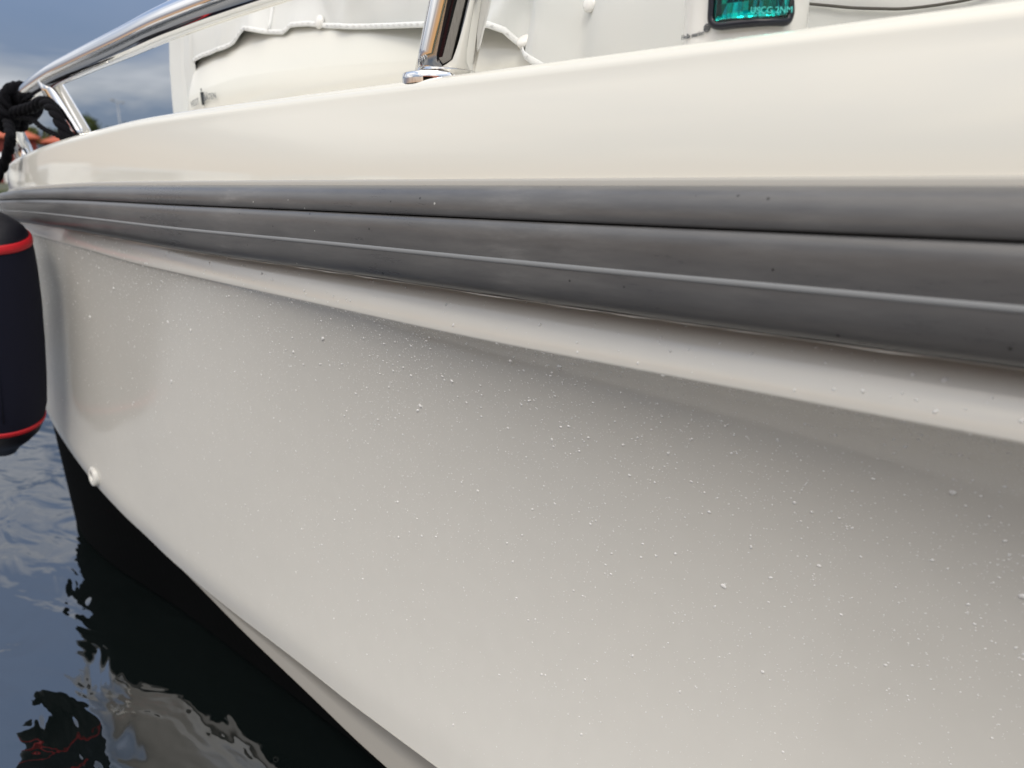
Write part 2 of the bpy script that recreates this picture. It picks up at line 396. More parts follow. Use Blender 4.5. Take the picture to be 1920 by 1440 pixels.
rows = []
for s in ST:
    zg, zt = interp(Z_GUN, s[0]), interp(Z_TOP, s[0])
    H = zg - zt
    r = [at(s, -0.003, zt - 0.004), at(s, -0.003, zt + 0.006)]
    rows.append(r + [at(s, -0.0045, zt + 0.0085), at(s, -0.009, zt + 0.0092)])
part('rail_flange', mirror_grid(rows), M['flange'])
rows = []
for s in ST:
    zg, zt = interp(Z_GUN, s[0]), interp(Z_TOP, s[0])
    r = [at(s, -0.0075, zt + 0.006)]
    ln_ = 0.003 + 0.013 * min(1, max(0, (s[0] + 1.75) / 0.9))
    z1 = zt + 0.010
    for k in range(0, 9):
        u = k / 8
        r.append(at(s, -0.0075 - ln_ * u ** 1.7, z1 + (zg - 0.018 - z1) * u))
    for k in range(1, 9):                                   # rounded edge
        a = k / 8 * math.radians(80)
        r.append(at(s, -0.0075 - ln_ - 0.018 * (1 - math.cos(a)), zg - 0.018 + 0.018 * math.sin(a)))
    r.append(at(s, -0.055, zg + 0.003)); r.append(at(s, -0.10, zg + 0.002)); r.append(at(s, -0.13, zg - 0.03))
    rows.append(r)
part('topside', mirror_grid(rows), M['gel'])
rows = []
for s in ST:
    zg = interp(Z_GUN, s[0])
    a = at(s, -0.128, zg - 0.026)
    rows.append([a, Vector((a.x, a.y + (YC - a.y) * 0.5, a.z + 0.01)), Vector((a.x, YC, a.z + 0.015))])
part('deck', mirror_grid(rows), M['gel'])
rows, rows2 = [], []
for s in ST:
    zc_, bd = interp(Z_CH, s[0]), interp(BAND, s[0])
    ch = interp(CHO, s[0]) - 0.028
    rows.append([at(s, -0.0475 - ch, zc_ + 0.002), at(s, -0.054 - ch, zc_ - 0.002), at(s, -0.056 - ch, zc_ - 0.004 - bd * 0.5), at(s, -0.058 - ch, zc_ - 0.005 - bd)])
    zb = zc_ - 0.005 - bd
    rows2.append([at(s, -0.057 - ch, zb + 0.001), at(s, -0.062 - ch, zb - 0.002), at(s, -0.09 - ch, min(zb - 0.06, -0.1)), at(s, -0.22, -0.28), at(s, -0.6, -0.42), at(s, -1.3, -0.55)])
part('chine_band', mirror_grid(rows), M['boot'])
part('bottom_paint', mirror_grid(rows2), M['anti'])

# rub rail: profile (outward offset, height 0..1 from its foot to its top)
PROF = [(-0.006, 1.0), (0.006, 1.012), (0.014, 1.005), (0.021, 0.975), (0.026, 0.93), (0.0285, 0.87), (0.0295, 0.80), (0.0290, 0.745),
        (0.0275, 0.725), (0.0225, 0.722), (0.0222, 0.712), (0.0265, 0.709), (0.0298, 0.695), (0.0320, 0.64), (0.0328, 0.57), (0.0326, 0.48), (0.0318, 0.40), (0.0313, 0.352),
        (0.0312, 0.31), (0.0308, 0.25), (0.0294, 0.18), (0.0265, 0.115), (0.0220, 0.060), (0.0160, 0.020), (0.008, 0.0), (-0.006, 0.002)]
rows = []
for s in ST:
    zt, zb = interp(Z_TOP, s[0]), interp(Z_BOT, s[0])
    w = noise.noise((s[0] * 9, 3.1, 0)) * 0.0004
    rows.append([at(s, o_ + w, zb + (zt - zb) * h_ + (noise.noise((s[0] * 60, 1.7, 5)) * 0.0012 if h_ < 0.05 else 0)) for o_, h_ in PROF])
rail = part('rub_rail', mirror_grid(rows), M['rubber'])
rows = []
for s in ST:
    zt, zb = interp(Z_TOP, s[0]), interp(Z_BOT, s[0])
    rows.append([at(s, o_, zb + (zt - zb) * h_) for o_, h_ in ((0.0312, 0.383), (0.03205, 0.381), (0.0317, 0.352), (0.0316, 0.337), (0.0308, 0.335))])
part('rail_stripe', mirror_grid(rows), M['stripe'], rail)
rows = []
for s in ST:
    zt, zb = interp(Z_TOP, s[0]), interp(Z_BOT, s[0])
    rows.append([at(s, o_, zb + (zt - zb) * h_) for o_, h_ in ((0.0255, 0.7235), (0.0232, 0.722), (0.0230, 0.712), (0.0252, 0.710))])
part('rail_seam', mirror_grid(rows), M['groove'], rail)

rows = []
for s in ST:
    zb = interp(Z_BOT, s[0]); q = max(0, noise.noise((s[0] * 22, 7.7, 2)) * 1.6 - 0.1) * 0.0022 + 0.0004
    rows.append([at(s, 0.0085, zb - 0.0004), at(s, 0.0090, zb - 0.0006 - q), at(s, 0.004, zb - 0.0012 - q), at(s, 0.000, zb - 0.0006)])
part('sealant_bead', mirror_grid(rows), M['whitep'], rail)

# rain drops on the hull side
def hull_pt(x, t):
    y = plan_y(x); e_ = 1e-3
    d = Vector((2 * e_, plan_y(x + e_) - plan_y(x - e_), 0)).normalized()
    return hull_sec((x, y, Vector((d.y, -d.x, 0))), t)
def strip_pt(x, u):
    y = plan_y(x); lip = interp(LIP, x); zk = interp(Z_KN, x); zb = interp(Z_BOT, x)
    d = Vector((2e-3, plan_y(x + 1e-3) - plan_y(x - 1e-3), 0)).normalized()
    s = (x, y, Vector((d.y, -d.x, 0)))
    return at(s, -0.009 - lip * (1 - u) ** 1.7, zb - 0.004 + (zk + 0.008 - zb) * u)
DV, DF = [], []
def drop(fn, x, t, r, el, tw):
    p = fn(x, t); a = fn(x + 0.002, t) - p; b_ = fn(x, t + 0.004) - p
    nn = a.cross(b_).normalized()
    if nn.y > 0: nn.negate()
    a.normalize(); b_ = nn.cross(a).normalized()
    ca, sa = math.cos(tw), math.sin(tw)
    u, v = a * ca + b_ * sa, b_ * ca - a * sa
    seg = 8 if r < 0.0011 else 12
    o = len(DV)
    hgt = r * rnd.uniform(0.50, 0.72)
    ph = rnd.random() * 6
    for rr_, hh in ((1.0, -0.10), (0.93, 0.34), (0.60, 0.80)):
        for k in range(seg):
            an = 2 * math.pi * k / seg
            w = 1 + 0.12 * math.sin(2 * an + ph) + 0.07 * math.sin(3 * an + ph * 2)
            DV.append(p + u * (r * el * rr_ * w * math.cos(an)) + v * (r * rr_ * w * math.sin(an)) + nn * (hgt * hh))
    DV.append(p + nn * hgt)
    for q in range(2):
        for k in range(seg):
            k2 = (k + 1) % seg
            DF.append((o + q * seg + k, o + q * seg + k2, o + (q + 1) * seg + k2, o + (q + 1) * seg + k))
    for k in range(seg):
        DF.append((o + 2 * seg + k, o + 2 * seg + (k + 1) % seg, o + 3 * seg))
cnt = 0
while cnt < 17000:
    x = rnd.uniform(-2.3, 0.16); t_ = rnd.random() ** 1.55
    cl_ = noise.noise((x * 5, t_ * 4, 2.0)) * 0.5 + 0.5
    dens = (1.0 - 0.94 * max(0, (t_ - 0.20) / 0.80) ** 0.85) * (0.2 + 0.95 * cl_) * (0.30 + 0.70 * min(1, max(0, (x + 1.9) / 1.1)))
    if t_ > 0.93 or rnd.random() > dens: continue
    q = rnd.random()
    r = 0.0003 + 0.0003 * rnd.random() if q < 0.78 else (0.0006 + 0.0005 * rnd.random() if q < 0.97 else 0.0011 + 0.0008 * rnd.random())
    if q > 0.9985: r = 0.0020 + 0.0014 * rnd.random()
    drop(hull_pt, x, t_, r, rnd.uniform(1.0, 1.45), rnd.gauss(0.5, 0.5))
    cnt += 1
for i in range(260):
    x = rnd.uniform(-2.0, 0.14); u = rnd.uniform(0.1, 0.97)
    drop(strip_pt, x, u, rnd.choice((0.0004, 0.0006, 0.0008, 0.0012, 0.0018)) * rnd.uniform(0.7, 1.3), rnd.uniform(1.0, 1.3), rnd.gauss(0.3, 0.5))
dr = part('rain_drops', (DV, DF), M['drop']); dr['kind'] = 'stuff'

# drain fitting near the stern
dp = hull_pt(-2.085, 0.945)
dn = Vector((-0.05, -1, 0.05)).normalized()
dfit = part('drain_fitting', lathe([(0.012, -0.02), (0.012, 0.002), (0.015, 0.0045), (0.020, 0.0045), (0.0245, 0.003), (0.026, 0.000), (0.026, -0.02)], 24, dp + dn * 0.004, dn), M['whitep'])
part('drain_hole', lathe([(0.0, -0.002), (0.0118, -0.002)], 24, dp + dn * 0.004, dn), M['blackp'], dfit)

# railing: handrail with swept stanchions, both sides
def railing(side):
    fx = (lambda p: Vector(p)) if side > 0 else (lambda p: Vector((p[0], 2 * YC - p[1], p[2])))
    r = bpy.data.objects.new('railing', None); COL.objects.link(r); r.parent = BT; r.location = (0, 0, -WATER_Z)
    path = crom([fx(p) for p in [(-2.535, 0.125, 0.995), (-2.555, 0.115, 1.05), (-2.535, 0.095, 1.105), (-2.45, 0.075, 1.142), (-2.324, 0.062, 1.163), (-2.1, 0.06, 1.193), (-1.915, 0.06, 1.207),
                 (-1.657, 0.06, 1.223), (-1.513, 0.06, 1.233), (-1.388, 0.06, 1.2385), (-1.259, 0.06, 1.2425), (-1.058, 0.062, 1.2475), (-0.74, 0.07, 1.256), (-0.2, 0.08, 1.275), (0.35, 0.10, 1.29), (0.9, 0.19, 1.30), (1.5, 0.38, 1.31), (2.0, 0.62, 1.31), (2.35, 0.9, 1.31), (2.4, 1.0, 1.31)]], 10)
    ra = [0.021 + 0.0075 * min(1, max(0, (p[0] + 2.35) / 0.9)) for p in path]
    mesh('handrail', *tube(path, ra, 24, [q * 1.08 for q in ra]), M['steel'], r)
    for (bx, by, bz), top, rad in (((-0.772, 0.075, 1.0805), (-0.708, 0.075, 1.250), 0.0375), ((-2.053, 0.10, 1.045), (-2.122, 0.062, 1.188), 0.026), ((0.62, 0.21, 1.08), (0.70, 0.15, 1.29), 0.030), ((1.75, 0.60, 1.09), (1.8, 0.52, 1.30), 0.030)):
        a, b_ = fx((bx, by, bz)), fx(top)
        st = mesh('stanchion', *tube([a + (b_ - a) * k / 6 for k in range(7)], [rad * 1.0] * 7, 32, None, (0, 1, 0)), M['steel'], r)
        c = fx((bx - 0.008, by, bz - 0.002))
        mesh('base_plate', *lathe([(0.0, 0.0080), (rad + 0.0085, 0.0080), (rad + 0.0098, 0.0070), (rad + 0.0100, 0.0), (rad + 0.0100, -0.006)], 40, c), M['steel'], st)
        # weld collar where the tube meets its plate
        mesh('weld_collar', *lathe([(rad * 1.10, 0.0086), (rad * 1.05, 0.0100), (rad * 1.01, 0.0125), (rad * 0.985, 0.013)], 40, fx((bx + 0.003, by, bz - 0.002))), M['steel'], st)
railing(1); railing(-1)

# cabin trunk
CR = [(-2.1, 1.150), (-1.93, 1.170), (-1.8, 1.184), (-1.7, 1.190), (-1.5, 1.186), (-1.3, 1.176), (-1.0, 1.16), (-0.8, 1.15), (0.5, 1.14)]
TP = [(-2.1, 1.215), (-1.95, 1.262), (-1.8, 1.288), (-1.6, 1.303), (-1.4, 1.292), (-1.2, 1.27), (-0.9, 1.235), (0.5, 1.20)]
TPL = crom([(-2.06, 1.0, 0), (-2.06, 0.7, 0), (-2.06, 0.44, 0), (-2.045, 0.365, 0), (-2.00, 0.330, 0), (-1.94, 0.321, 0), (-1.7, 0.32, 0), (-1.3, 0.32, 0), (-0.8, 0.32, 0), (-0.3, 0.32, 0), (0.3, 0.36, 0), (0.8, 0.46, 0), (1.2, 0.62, 0), (1.4, 0.85, 0), (1.42, 1.0, 0)], 8)
rows = []
for i, p in enumerate(TPL):
    tg = (TPL[min(i + 1, len(TPL) - 1)] - TPL[max(i - 1, 0)]).normalized()
    nn = Vector((tg.y, -tg.x, 0)); inw = -nn
    zc_, zt = interp(CR, p.x), interp(TP, p.x)
    r = []
    for k in range(5):
        u = k / 4; r.append(p + inw * (0.008 * u) + Vector((0, 0, 1.03 + (zc_ - 0.006 - 1.03) * u)))
    for q_, zq in ((0.0095, zc_ + 0.0), (0.0115, zc_ + 0.008), (0.024, zc_ + 0.55 * (zt - zc_)), (0.036, zt - 0.006), (0.052, zt + 0.002), (0.08, zt + 0.008), (0.2, zt + 0.02), (0.45, zt + 0.03)):
        r.append(p + inw * q_ + Vector((0, 0, zq)))
    r = [Vector((q.x, min(q.y, YC), q.z)) for q in r]
    rows.append(r)
trunk = part('cabin_trunk', mirror_grid(rows), M['gel'])
# maker's emblem on the trunk side: a small dark figure between two words
def on_trunk(x, z, s):
    return Matrix.Translation((x, 0.3195 - 0.0, z)) @ Matrix.Rotation(math.radians(90), 4, 'X') @ Matrix.Diagonal((s, s, 1, 1))
emb = bpy.data.objects.new('emblem', None); COL.objects.link(emb); emb.parent = trunk
text_mesh('emblem_word', 'VEST', 0.020, M['print'], emb, Matrix.Translation((-1.923, 0.3185, 1.143)) @ Matrix.Rotation(math.radians(90), 4, 'X') @ Matrix.Rotation(math.radians(8), 4, 'Z'))
text_mesh('emblem_word', 'B\u00c5TEN', 0.020, M['print'], emb, Matrix.Translation((-1.848, 0.3195, 1.152)) @ Matrix.Rotation(math.radians(90), 4, 'X') @ Matrix.Rotation(math.radians(2), 4, 'Z'))
fig = [(-0.006, 0.012), (0.006, 0.012), (0.0055, 0.0), (0.003, -0.018), (-0.003, -0.018), (-0.0055, 0.0)]
v = [(-1.887 + a, 0.3195, 1.154 + b_) for a, b_ in fig] + [(-1.887 + a, 0.3225, 1.154 + b_) for a, b_ in fig]
k = len(fig)
f = [tuple(range(k)), tuple(reversed(range(k, 2 * k)))] + [(i, k + i, k + (i + 1) % k, (i + 1) % k) for i in range(k)]
hv = [(-1.887 + 0.0032 * math.cos(a), 0.3197, 1.171 + 0.004 * math.sin(a)) for a in [2 * math.pi * i / 12 for i in range(12)]]
v2, f2 = join((v, f), (hv, [tuple(range(12))]))
mesh('emblem_figure', v2, f2, M['printd'], emb, smooth=False)

# navigation light: rounded white housing, black gasket, green lens, reflector
NX, NY, NA, NB = -0.392, 0.138, 0.060, 0.050
def nell(a, d=0.0, pw=2.5):
    c, s_ = math.cos(a), math.sin(a)
    return Vector((NX + (NA + d) * math.copysign(abs(c) ** (2 / pw), c), NY + (NB + d) * math.copysign(abs(s_) ** (2 / pw), s_), 0))
NZ0, NZ1 = 1.075, 1.205
nav = None
rows = []
for z, d in ((NZ0, 0.001), (NZ0 + 0.012, 0.0), (NZ1 - 0.012, -0.001), (NZ1 - 0.004, -0.003), (NZ1, -0.010), (NZ1 + 0.001, -0.03), (NZ1 + 0.001, -0.05)):
    rows.append([nell(2 * math.pi * k / 72, d) + Vector((0, 0, z)) for k in range(72)])
nav = part('navigation_light', grid(rows, True), M['whitep'])
LA0, LA1 = math.radians(268), math.radians(332)
LZ0, LZ1 = 1.099, 1.190
def lens_pt(u, w, d):
    a = LA0 + (LA1 - LA0) * u
    p = nell(a, d); p.z = LZ0 + (LZ1 - LZ0) * w
    return p
def rounded(uu, ww, cr_=0.10):
    return uu, ww
# lens shell with a little depth
rows = [[lens_pt(i / 24, j / 10, 0.0085) for i in range(25)] for j in range(11)]
back = [[lens_pt(i / 24, j / 10, 0.0045) for i in range(25)] for j in range(11)]
va, fa = grid(rows); vb, fb = grid(back)
va_n = len(va)
f = fa + [tuple(reversed([q + va_n for q in t_])) for t_ in fb]
W_ = 25
for i in range(24):
    f.append((i + 1, i, va_n + i, va_n + i + 1)); o_ = 10 * W_
    f.append((o_ + i, o_ + i + 1, va_n + o_ + i + 1, va_n + o_ + i))
for j in range(10):
    f.append((j * W_, (j + 1) * W_, va_n + (j + 1) * W_, va_n + j * W_))
    f.append(((j + 1) * W_ + 24, j * W_ + 24, va_n + j * W_ + 24, va_n + (j + 1) * W_ + 24))
mesh('lens', va + vb, f, M['lens'], nav)
# gasket: tube round the lens with rounded corners
ring = []
cu, cw = 0.07, 0.085
for (u, w, a0) in ((cu, cw, 180), (1 - cu, cw, 270), (1 - cu, 1 - cw, 0), (cu, 1 - cw, 90)):
    for k in range(7):
        a = math.radians(a0 + 90 * k / 6)
        ring.append(lens_pt(u + cu * 1.35 * math.cos(a), w + cw * 1.2 * math.sin(a), 0.0055))
    nxt = {(cu, cw): [(0.25, -0.017), (0.5, -0.017), (0.75, -0.017)], (1 - cu, cw): [(1.025, 0.5)], (1 - cu, 1 - cw): [(0.75, 1.017), (0.5, 1.017), (0.25, 1.017)], (cu, 1 - cw): [(-0.025, 0.5)]}[(u, w)]
    ring += [lens_pt(a, b_, 0.0055) for a, b_ in nxt]
ring.append(ring[0]); 
mesh('gasket', *tube(ring, 0.0042, 10, 0.0042, caps=False), M['gasket'], nav)
# reflector: narrow facets behind the lens
fv, ff = [], []
for i in range(14):
    for j in range(5):
        u0, u1 = 0.02 + 0.96 * i / 14, 0.02 + 0.96 * (i + 1) / 14
        w0, w1 = j / 5, (j + 1) / 5
        o_ = len(fv)
        fv += [lens_pt(a, b_, 0.0012 + rnd.uniform(-0.0008, 0.0022)) for a, b_ in ((u0, w0), (u1, w0), (u1, w1), (u0, w1))]
        ff.append((o_, o_ + 1, o_ + 2, o_ + 3))
mesh('reflector', fv, ff, M['chrome'], nav, smooth=False)
def on_nav(a, z, d, rot=0.0, s=1.0):
    p = nell(a, d); q = nell(a + 0.02, d); tg = (q - p).normalized()
    nn = Vector((tg.y, -tg.x, 0))
    m = Matrix((( tg.x, 0, nn.x, p.x), (tg.y, 0, nn.y, p.y), (0, 1, 0, z), (0, 0, 0, 1)))
    return m @ Matrix.Rotation(rot, 4, 'Z')
text_mesh('lens_lettering', 'USCG 2NM', 0.0078, M['lenstext'], nav, on_nav(LA0 + (LA1 - LA0) * 0.68, 1.1065, 0.0088))
text_mesh('lens_lettering', 'oo', 0.0062, M['lenstext'], nav, on_nav(LA0 + (LA1 - LA0) * 0.47, 1.1085, 0.0088))
text_mesh('lens_lettering', 'oo', 0.0062, M['lenstext'], nav, on_nav(LA0 + (LA1 - LA0) * 0.47, 1.1185, 0.0088))
text_mesh('housing_lettering', 'Hella marine', 0.0066, M['print'], nav, on_nav(math.radians(243), 1.0945, 0.0006, 0.0))
rg = [on_nav(math.radians(260.5), 1.0985, 0.0008) @ Vector((0.0034 * math.cos(a), 0.0034 * math.sin(a), 0)) for a in [2 * math.pi * i / 20 for i in range(21)]]
dv_, df_ = tube(rg, 0.0006, 6, caps=False)
em_ = on_nav(math.radians(260.5), 1.0985, 0.0008)
for hz_ in (-0.0013, 0.0, 0.0013):
    wv = math.sqrt(max(0, 0.0030 ** 2 - hz_ ** 2))
    dv_, df_ = join((dv_, df_), tube([em_ @ Vector((-wv, hz_, 0)), em_ @ Vector((wv, hz_, 0))], 0.00045, 6))
mesh('housing_emblem', dv_, df_, M['print'], nav)

# ------------------------------------------------------------------ canvas cover
HEM = [(-2.16, 1.03), (-1.880, 1.03), (-1.864, 1.20), (-1.848, 1.228), (-1.80, 1.234), (-1.709, 1.238), (-1.66, 1.246), (-1.63, 1.258), (-1.601, 1.266), (-1.57, 1.260), (-1.535, 1.2525), (-1.47, 1.244), (-1.44, 1.2535), (-1.376, 1.248),
       (-1.324, 1.2385), (-1.258, 1.228), (-1.052, 1.207), (-0.93, 1.192), (-0.897, 1.187), (-0.875, 1.178), (-0.863, 1.165), (-0.841, 1.147), (-0.82, 1.135), (-0.803, 1.126), (-0.74, 1.09), (-0.6, 1.06), (1.1, 1.05)]
def hem_k(x): return 0.052 * max(0, min(1, (-0.98 - x) / 0.25)) * max(0, min(1, (x + 2.1) / 0.12))
HEM = [(x * (1 + hem_k(x)), 0.95 + (z - 0.95) * (1 + hem_k(x))) for x, z in HEM]
def hem_z(x):
    if x <= HEM[0][0]: return HEM[0][1]
    for (a, p), (b_, q) in zip(HEM, HEM[1:]):
        if x <= b_: return p + (q - p) * (x - a) / (b_ - a)
    return HEM[-1][1]
def gs(v, c, w): return math.exp(-((v - c) / w) ** 2)
def cover_y(x, z):
    y = 0.300 + 0.040 * max(0, min(1, (x + 1.99) / 0.03)) * max(0, min(1, (-1.0 - x) / 0.25)) + 0.10 * max(0, z - 1.25) + 0.0
    y += 0.075 * (1 / (1 + math.exp((x + 1.985) / 0.010)))               # aft panel hangs further in
    lift = 0.012 * gs(z, hem_z(x), 0.03)
    y -= lift * (gs(x, -1.68, 0.05) + 0.5 * gs(x, -1.49, 0.05))
    y += 0.012 * gs(x, -2.06 + 0.02 * (z - 1.2), 0.018) - 0.014 * gs(x, -2.02, 0.02) + 0.012 * gs(x, -1.975, 0.018)
    y -= 0.020 * gs(x, -0.80 + 0.12 * (z - 1.15), 0.030) * (0.4 + 0.6 * min(1, max(0, (z - 1.06) / 0.1)))
    y += 0.018 * gs(x, -0.855 + 0.25 * (z - 1.15), 0.022)
    y += 0.015 * gs(x, -0.735 + 0.08 * (z - 1.15), 0.022)
    y -= 0.010 * gs(x - 0.9 * (z - 1.3), -0.80, 0.020)
    y -= 0.008 * gs(x + 0.5 * (z - 1.3), -1.66, 0.022) + 0.006 * gs(x - 0.45 * (z - 1.3), -1.79, 0.025)
    y += 0.006 * gs(x + 0.8 * (z - 1.3), -1.42, 0.03) - 0.006 * gs(x - 0.7 * (z - 1.3), -1.30, 0.03)
    am = min(1, 0.25 + max(0, z - hem_z(x)) / 0.08)
    y += am * (0.020 * noise.noise((x * 4.2, z * 3.0, 1.3)) + 0.010 * noise.noise((x * 11, z * 5, 4.0)))
    return y
cover = thing('canvas_cover', 'pale grey canvas cover with loose hem and white buttons over the boat cabin', 'cover', (0, 0, 1.2))
def cpart(name, vf, m, parent=None, smooth=True):
    o = mesh(name, vf[0], vf[1], m, parent or cover, smooth)
    if parent is None: o.location = (0, 0, -1.2)
    return o
xs = sorted(set([-2.16 + 3.26 * i / 260 for i in range(261)] + [h[0] for h in HEM]))
rows = []
ZT = 1.85
for x in xs:
    hz = hem_z(x); r = []
    for k in range(40):
        u = (k / 39) ** 1.4
        z = hz + (ZT - hz) * u
        r.append(Vector((x, cover_y(x, z), z)))
    y0 = r[-1].y
    for k in range(1, 7):
        a = k / 6 * math.pi / 2
        r.append(Vector((x, y0 + 0.14 * (1 - math.cos(a)), ZT + 0.12 * math.sin(a))))
    r.append(Vector((x, YC, ZT + 0.16)))
    rows.append(r)
v, f = mirror_grid(rows)
def end_sheet(row, dx):
    """closes an end of the cover from side to side, with hanging folds"""
    out = []
    for k in range(41):
        u = k / 40
        out.append([Vector((p.x + dx * (0.02 * math.sin(u * 40) + 0.05 * math.sin(u * math.pi)) * min(1, u * 12, (1 - u) * 12), p.y + (2 * YC - 2 * p.y) * u, p.z)) for p in row])
    return grid(out)
cpart('canvas', join((v, f), end_sheet(rows[0], -1), end_sheet(rows[-1], 1)), M['canvas'])
# hem tape along the lower edge
hp = [Vector((x, cover_y(x, hem_z(x)) - 0.003, hem_z(x) + 0.003)) for x in xs if -1.955 < x < -0.78]
hemp = cpart('hem_tape', tube(hp, 0.0018, 8, 0.0050), M['hem'])
sv, sf = [], []
for i in range(60):                                        # stitches
    x = -1.945 + i * 0.0192
    p = Vector((x, cover_y(x, hem_z(x) + 0.004) - 0.0062, hem_z(x) + 0.004))
    b_ = box(p.x - 0.0035, p.y - 0.0006, p.z - 0.0008, p.x + 0.0035, p.y + 0.0006, p.z + 0.0008)
    sv, sf = join((sv, sf), b_)
cpart('stitching', (sv, sf), M['stitch'], hemp, False)['kind'] = 'stuff'
# vertical seam
sp = [Vector((-1.605 + 0.003 * math.sin(z * 60), cover_y(-1.605, z) - 0.003, z)) for z in [1.272 + 0.58 * k / 40 for k in range(41)]]
cpart('seam', tube(sp, 0.004, 8, 0.003, (1, 0, 0)), M['hem'])
for bx, bz, rad, nn in ((-1.415, 1.266, 0.0135, (-0.1, -1, 0.15)), (-0.842, 1.163, 0.0135, (0.1, -0.7, 0.75)), (-0.714, 1.197, 0.012, (0, -1, 0.2))):
    p = Vector((bx, cover_y(bx, bz) - 0.004, bz))
    cpart('button', lathe([(0.0, 0.006), (rad * 0.6, 0.0055), (rad * 0.9, 0.0035), (rad, 0.0), (rad * 0.9, -0.003)], 24, p, nn), M['button'])
cp = [(-0.42, 0.268, 1.1560), (-0.394, 0.268, 1.1505), (-0.365, 0.267, 1.1440), (-0.34, 0.267, 1.1385), (-0.31, 0.267, 1.1335), (-0.285, 0.267, 1.1305), (-0.25, 0.267, 1.1305), (-0.214, 0.267, 1.1325), (-0.12, 0.267, 1.145), (0.1, 0.267, 1.16)]
cord_ = cpart('lacing_cord', tube(crom([(a, cover_y(a, c) - 0.004, c) for a, b_, c in cp], 8), 0.0016, 8), M['cord'])

# ------------------------------------------------------------------ fender and its rope
FT, FB = Vector((-2.125, -0.128, 0.856)), Vector((-2.285, -0.118, 0.29))
fax = (FT - FB).normalized(); FL = (FT - FB).length
fender = thing('fender', 'navy blue boat fender with red trim rings hanging beside the hull at the left edge', 'fender', FB)
def fpart(name, prof, m, seg=40):
    v, f = lathe(prof, seg, (0, 0, 0), fax)
    return mesh(name, v, f, m, fender)
fpart('fender_body', [(0.100, 0.085), (0.107, 0.12), (0.111, 0.20), (0.113, 0.30), (0.113, 0.40), (0.110, 0.48), (0.106, 0.53), (0.102, 0.556)], M['navy'])
fpart('trim_ring', [(0.100, 0.553), (0.1045, 0.554), (0.1045, 0.562), (0.101, 0.571), (0.096, 0.574)], M['red'])
fpart('trim_ring', [(0.094, 0.070), (0.100, 0.073), (0.1025, 0.080), (0.1028, 0.085), (0.098, 0.087)], M['red'])
fpart('end_cap', [(0.098, 0.572), (0.088, 0.588), (0.068, 0.605), (0.042, 0.622), (0.030, 0.64), (0.026, 0.665), (0.0, 0.67)], M['blackp'])
fpart('end_cap', [(0.098, 0.071), (0.088, 0.045), (0.066, 0.018), (0.042, -0.004), (0.030, -0.024), (0.0, -0.034)], M['blackp'])
sd_ = Vector((0.35, -1.0, 0)); sd_ = (sd_ - fax * sd_.dot(fax)).normalized()
mesh('strap', *tube(crom([fax * 0.575 + sd_ * 0.096, fax * 0.600 + sd_ * 0.080, fax * 0.622 + sd_ * 0.050, fax * 0.655 + sd_ * 0.032], 6), 0.007, 8, 0.0025), M['strap'], fender)
ss_ = fax.cross(sd_)
mesh('seam', *tube([fax * q + (sd_ * 0.5 + ss_ * 0.866) * r_ for r_, q in ((0.1075, 0.12), (0.1115, 0.20), (0.1135, 0.30), (0.1135, 0.40), (0.1105, 0.48), (0.1065, 0.53))], 0.0018, 6), M['navy'], fender)
eye = [Vector((0.0, 0.0, 0.0)) + fax * (0.665 + 0.030 * math.sin(a)) + Vector((0.026 * math.cos(a), -0.012, 0)) for a in [2 * math.pi * i / 20 for i in range(21)]]
mesh('rope_eye', *tube(eye, 0.010, 10, caps=False), M['blackp'], fender)
tipz = FB + fax * 0.69

def braid(pts, r, n=6, turns=70, seg=8):
    """a laid rope: three strands twisted round the path"""
    P = crom(pts, n); out = ([], [])
    L = [0.0]
    for a, b_ in zip(P, P[1:]): L.append(L[-1] + (b_ - a).length)
    fine = []
    for k in range(len(P)): fine.append((P[k], L[k]))
    for sidx in range(3):
        path = []
        for i, (p, d) in enumerate(fine):
            tg = (fine[min(i + 1, len(fine) - 1)][0] - fine[max(i - 1, 0)][0]).normalized()
            s_ = tg.cross(Vector((0.3, 1, 0.2))).normalized(); u_ = s_.cross(tg)
            a = d * turns + sidx * 2 * math.pi / 3
            path.append(p + s_ * (r * 0.45 * math.cos(a)) + u_ * (r * 0.45 * math.sin(a)))
        out = join(out, tube(path, r * 0.62, seg))
    return out
rope = thing('mooring_rope', 'black rope knotted round the aft end of the steel handrail above the fender', 'rope', (-2.42, 0.07, 1.14))
def rpart(name, vf):
    o = mesh(name, vf[0], vf[1], M['rope'], rope); o.location = -Vector(rope.location); return o
K = Vector((-2.36, 0.065, 1.150))
rpart('hanging_line', braid([K + Vector((0.0, -0.035, -0.03)), Vector((-2.25, 0.0, 1.06)), Vector((-2.295, -0.005, 1.009)), Vector((-2.33, -0.03, 0.957)), Vector((-2.28, -0.09, 0.925)), Vector(tipz)], 0.0125, 12))
coil = []
for k in range(49):
    a = k / 48 * 2 * math.pi * 2.6 + 0.6; o_ = -0.035 + 0.075 * k / 48
    tg = Vector((0.95, -0.05, 0.20)).normalized(); s_ = tg.cross(Vector((0, 0, 1))).normalized(); u_ = s_.cross(tg)
    coil.append(K + tg * o_ + s_ * (0.036 * math.cos(a)) + u_ * (0.038 * math.sin(a)))
rpart('knot', join(braid(coil, 0.0135, 2), braid([K + Vector((-0.03, -0.05, 0.03)), K + Vector((0.0, -0.058, 0.0)), K + Vector((0.035, -0.05, -0.03)), K + Vector((0.03, -0.02, -0.05))], 0.013),
              braid([K + Vector((0.04, -0.03, -0.035)), K + Vector((0.0, -0.06, -0.04)), K + Vector((-0.02, -0.04, -0.06)), K + Vector((0.02, 0.0, -0.055))], 0.013)))
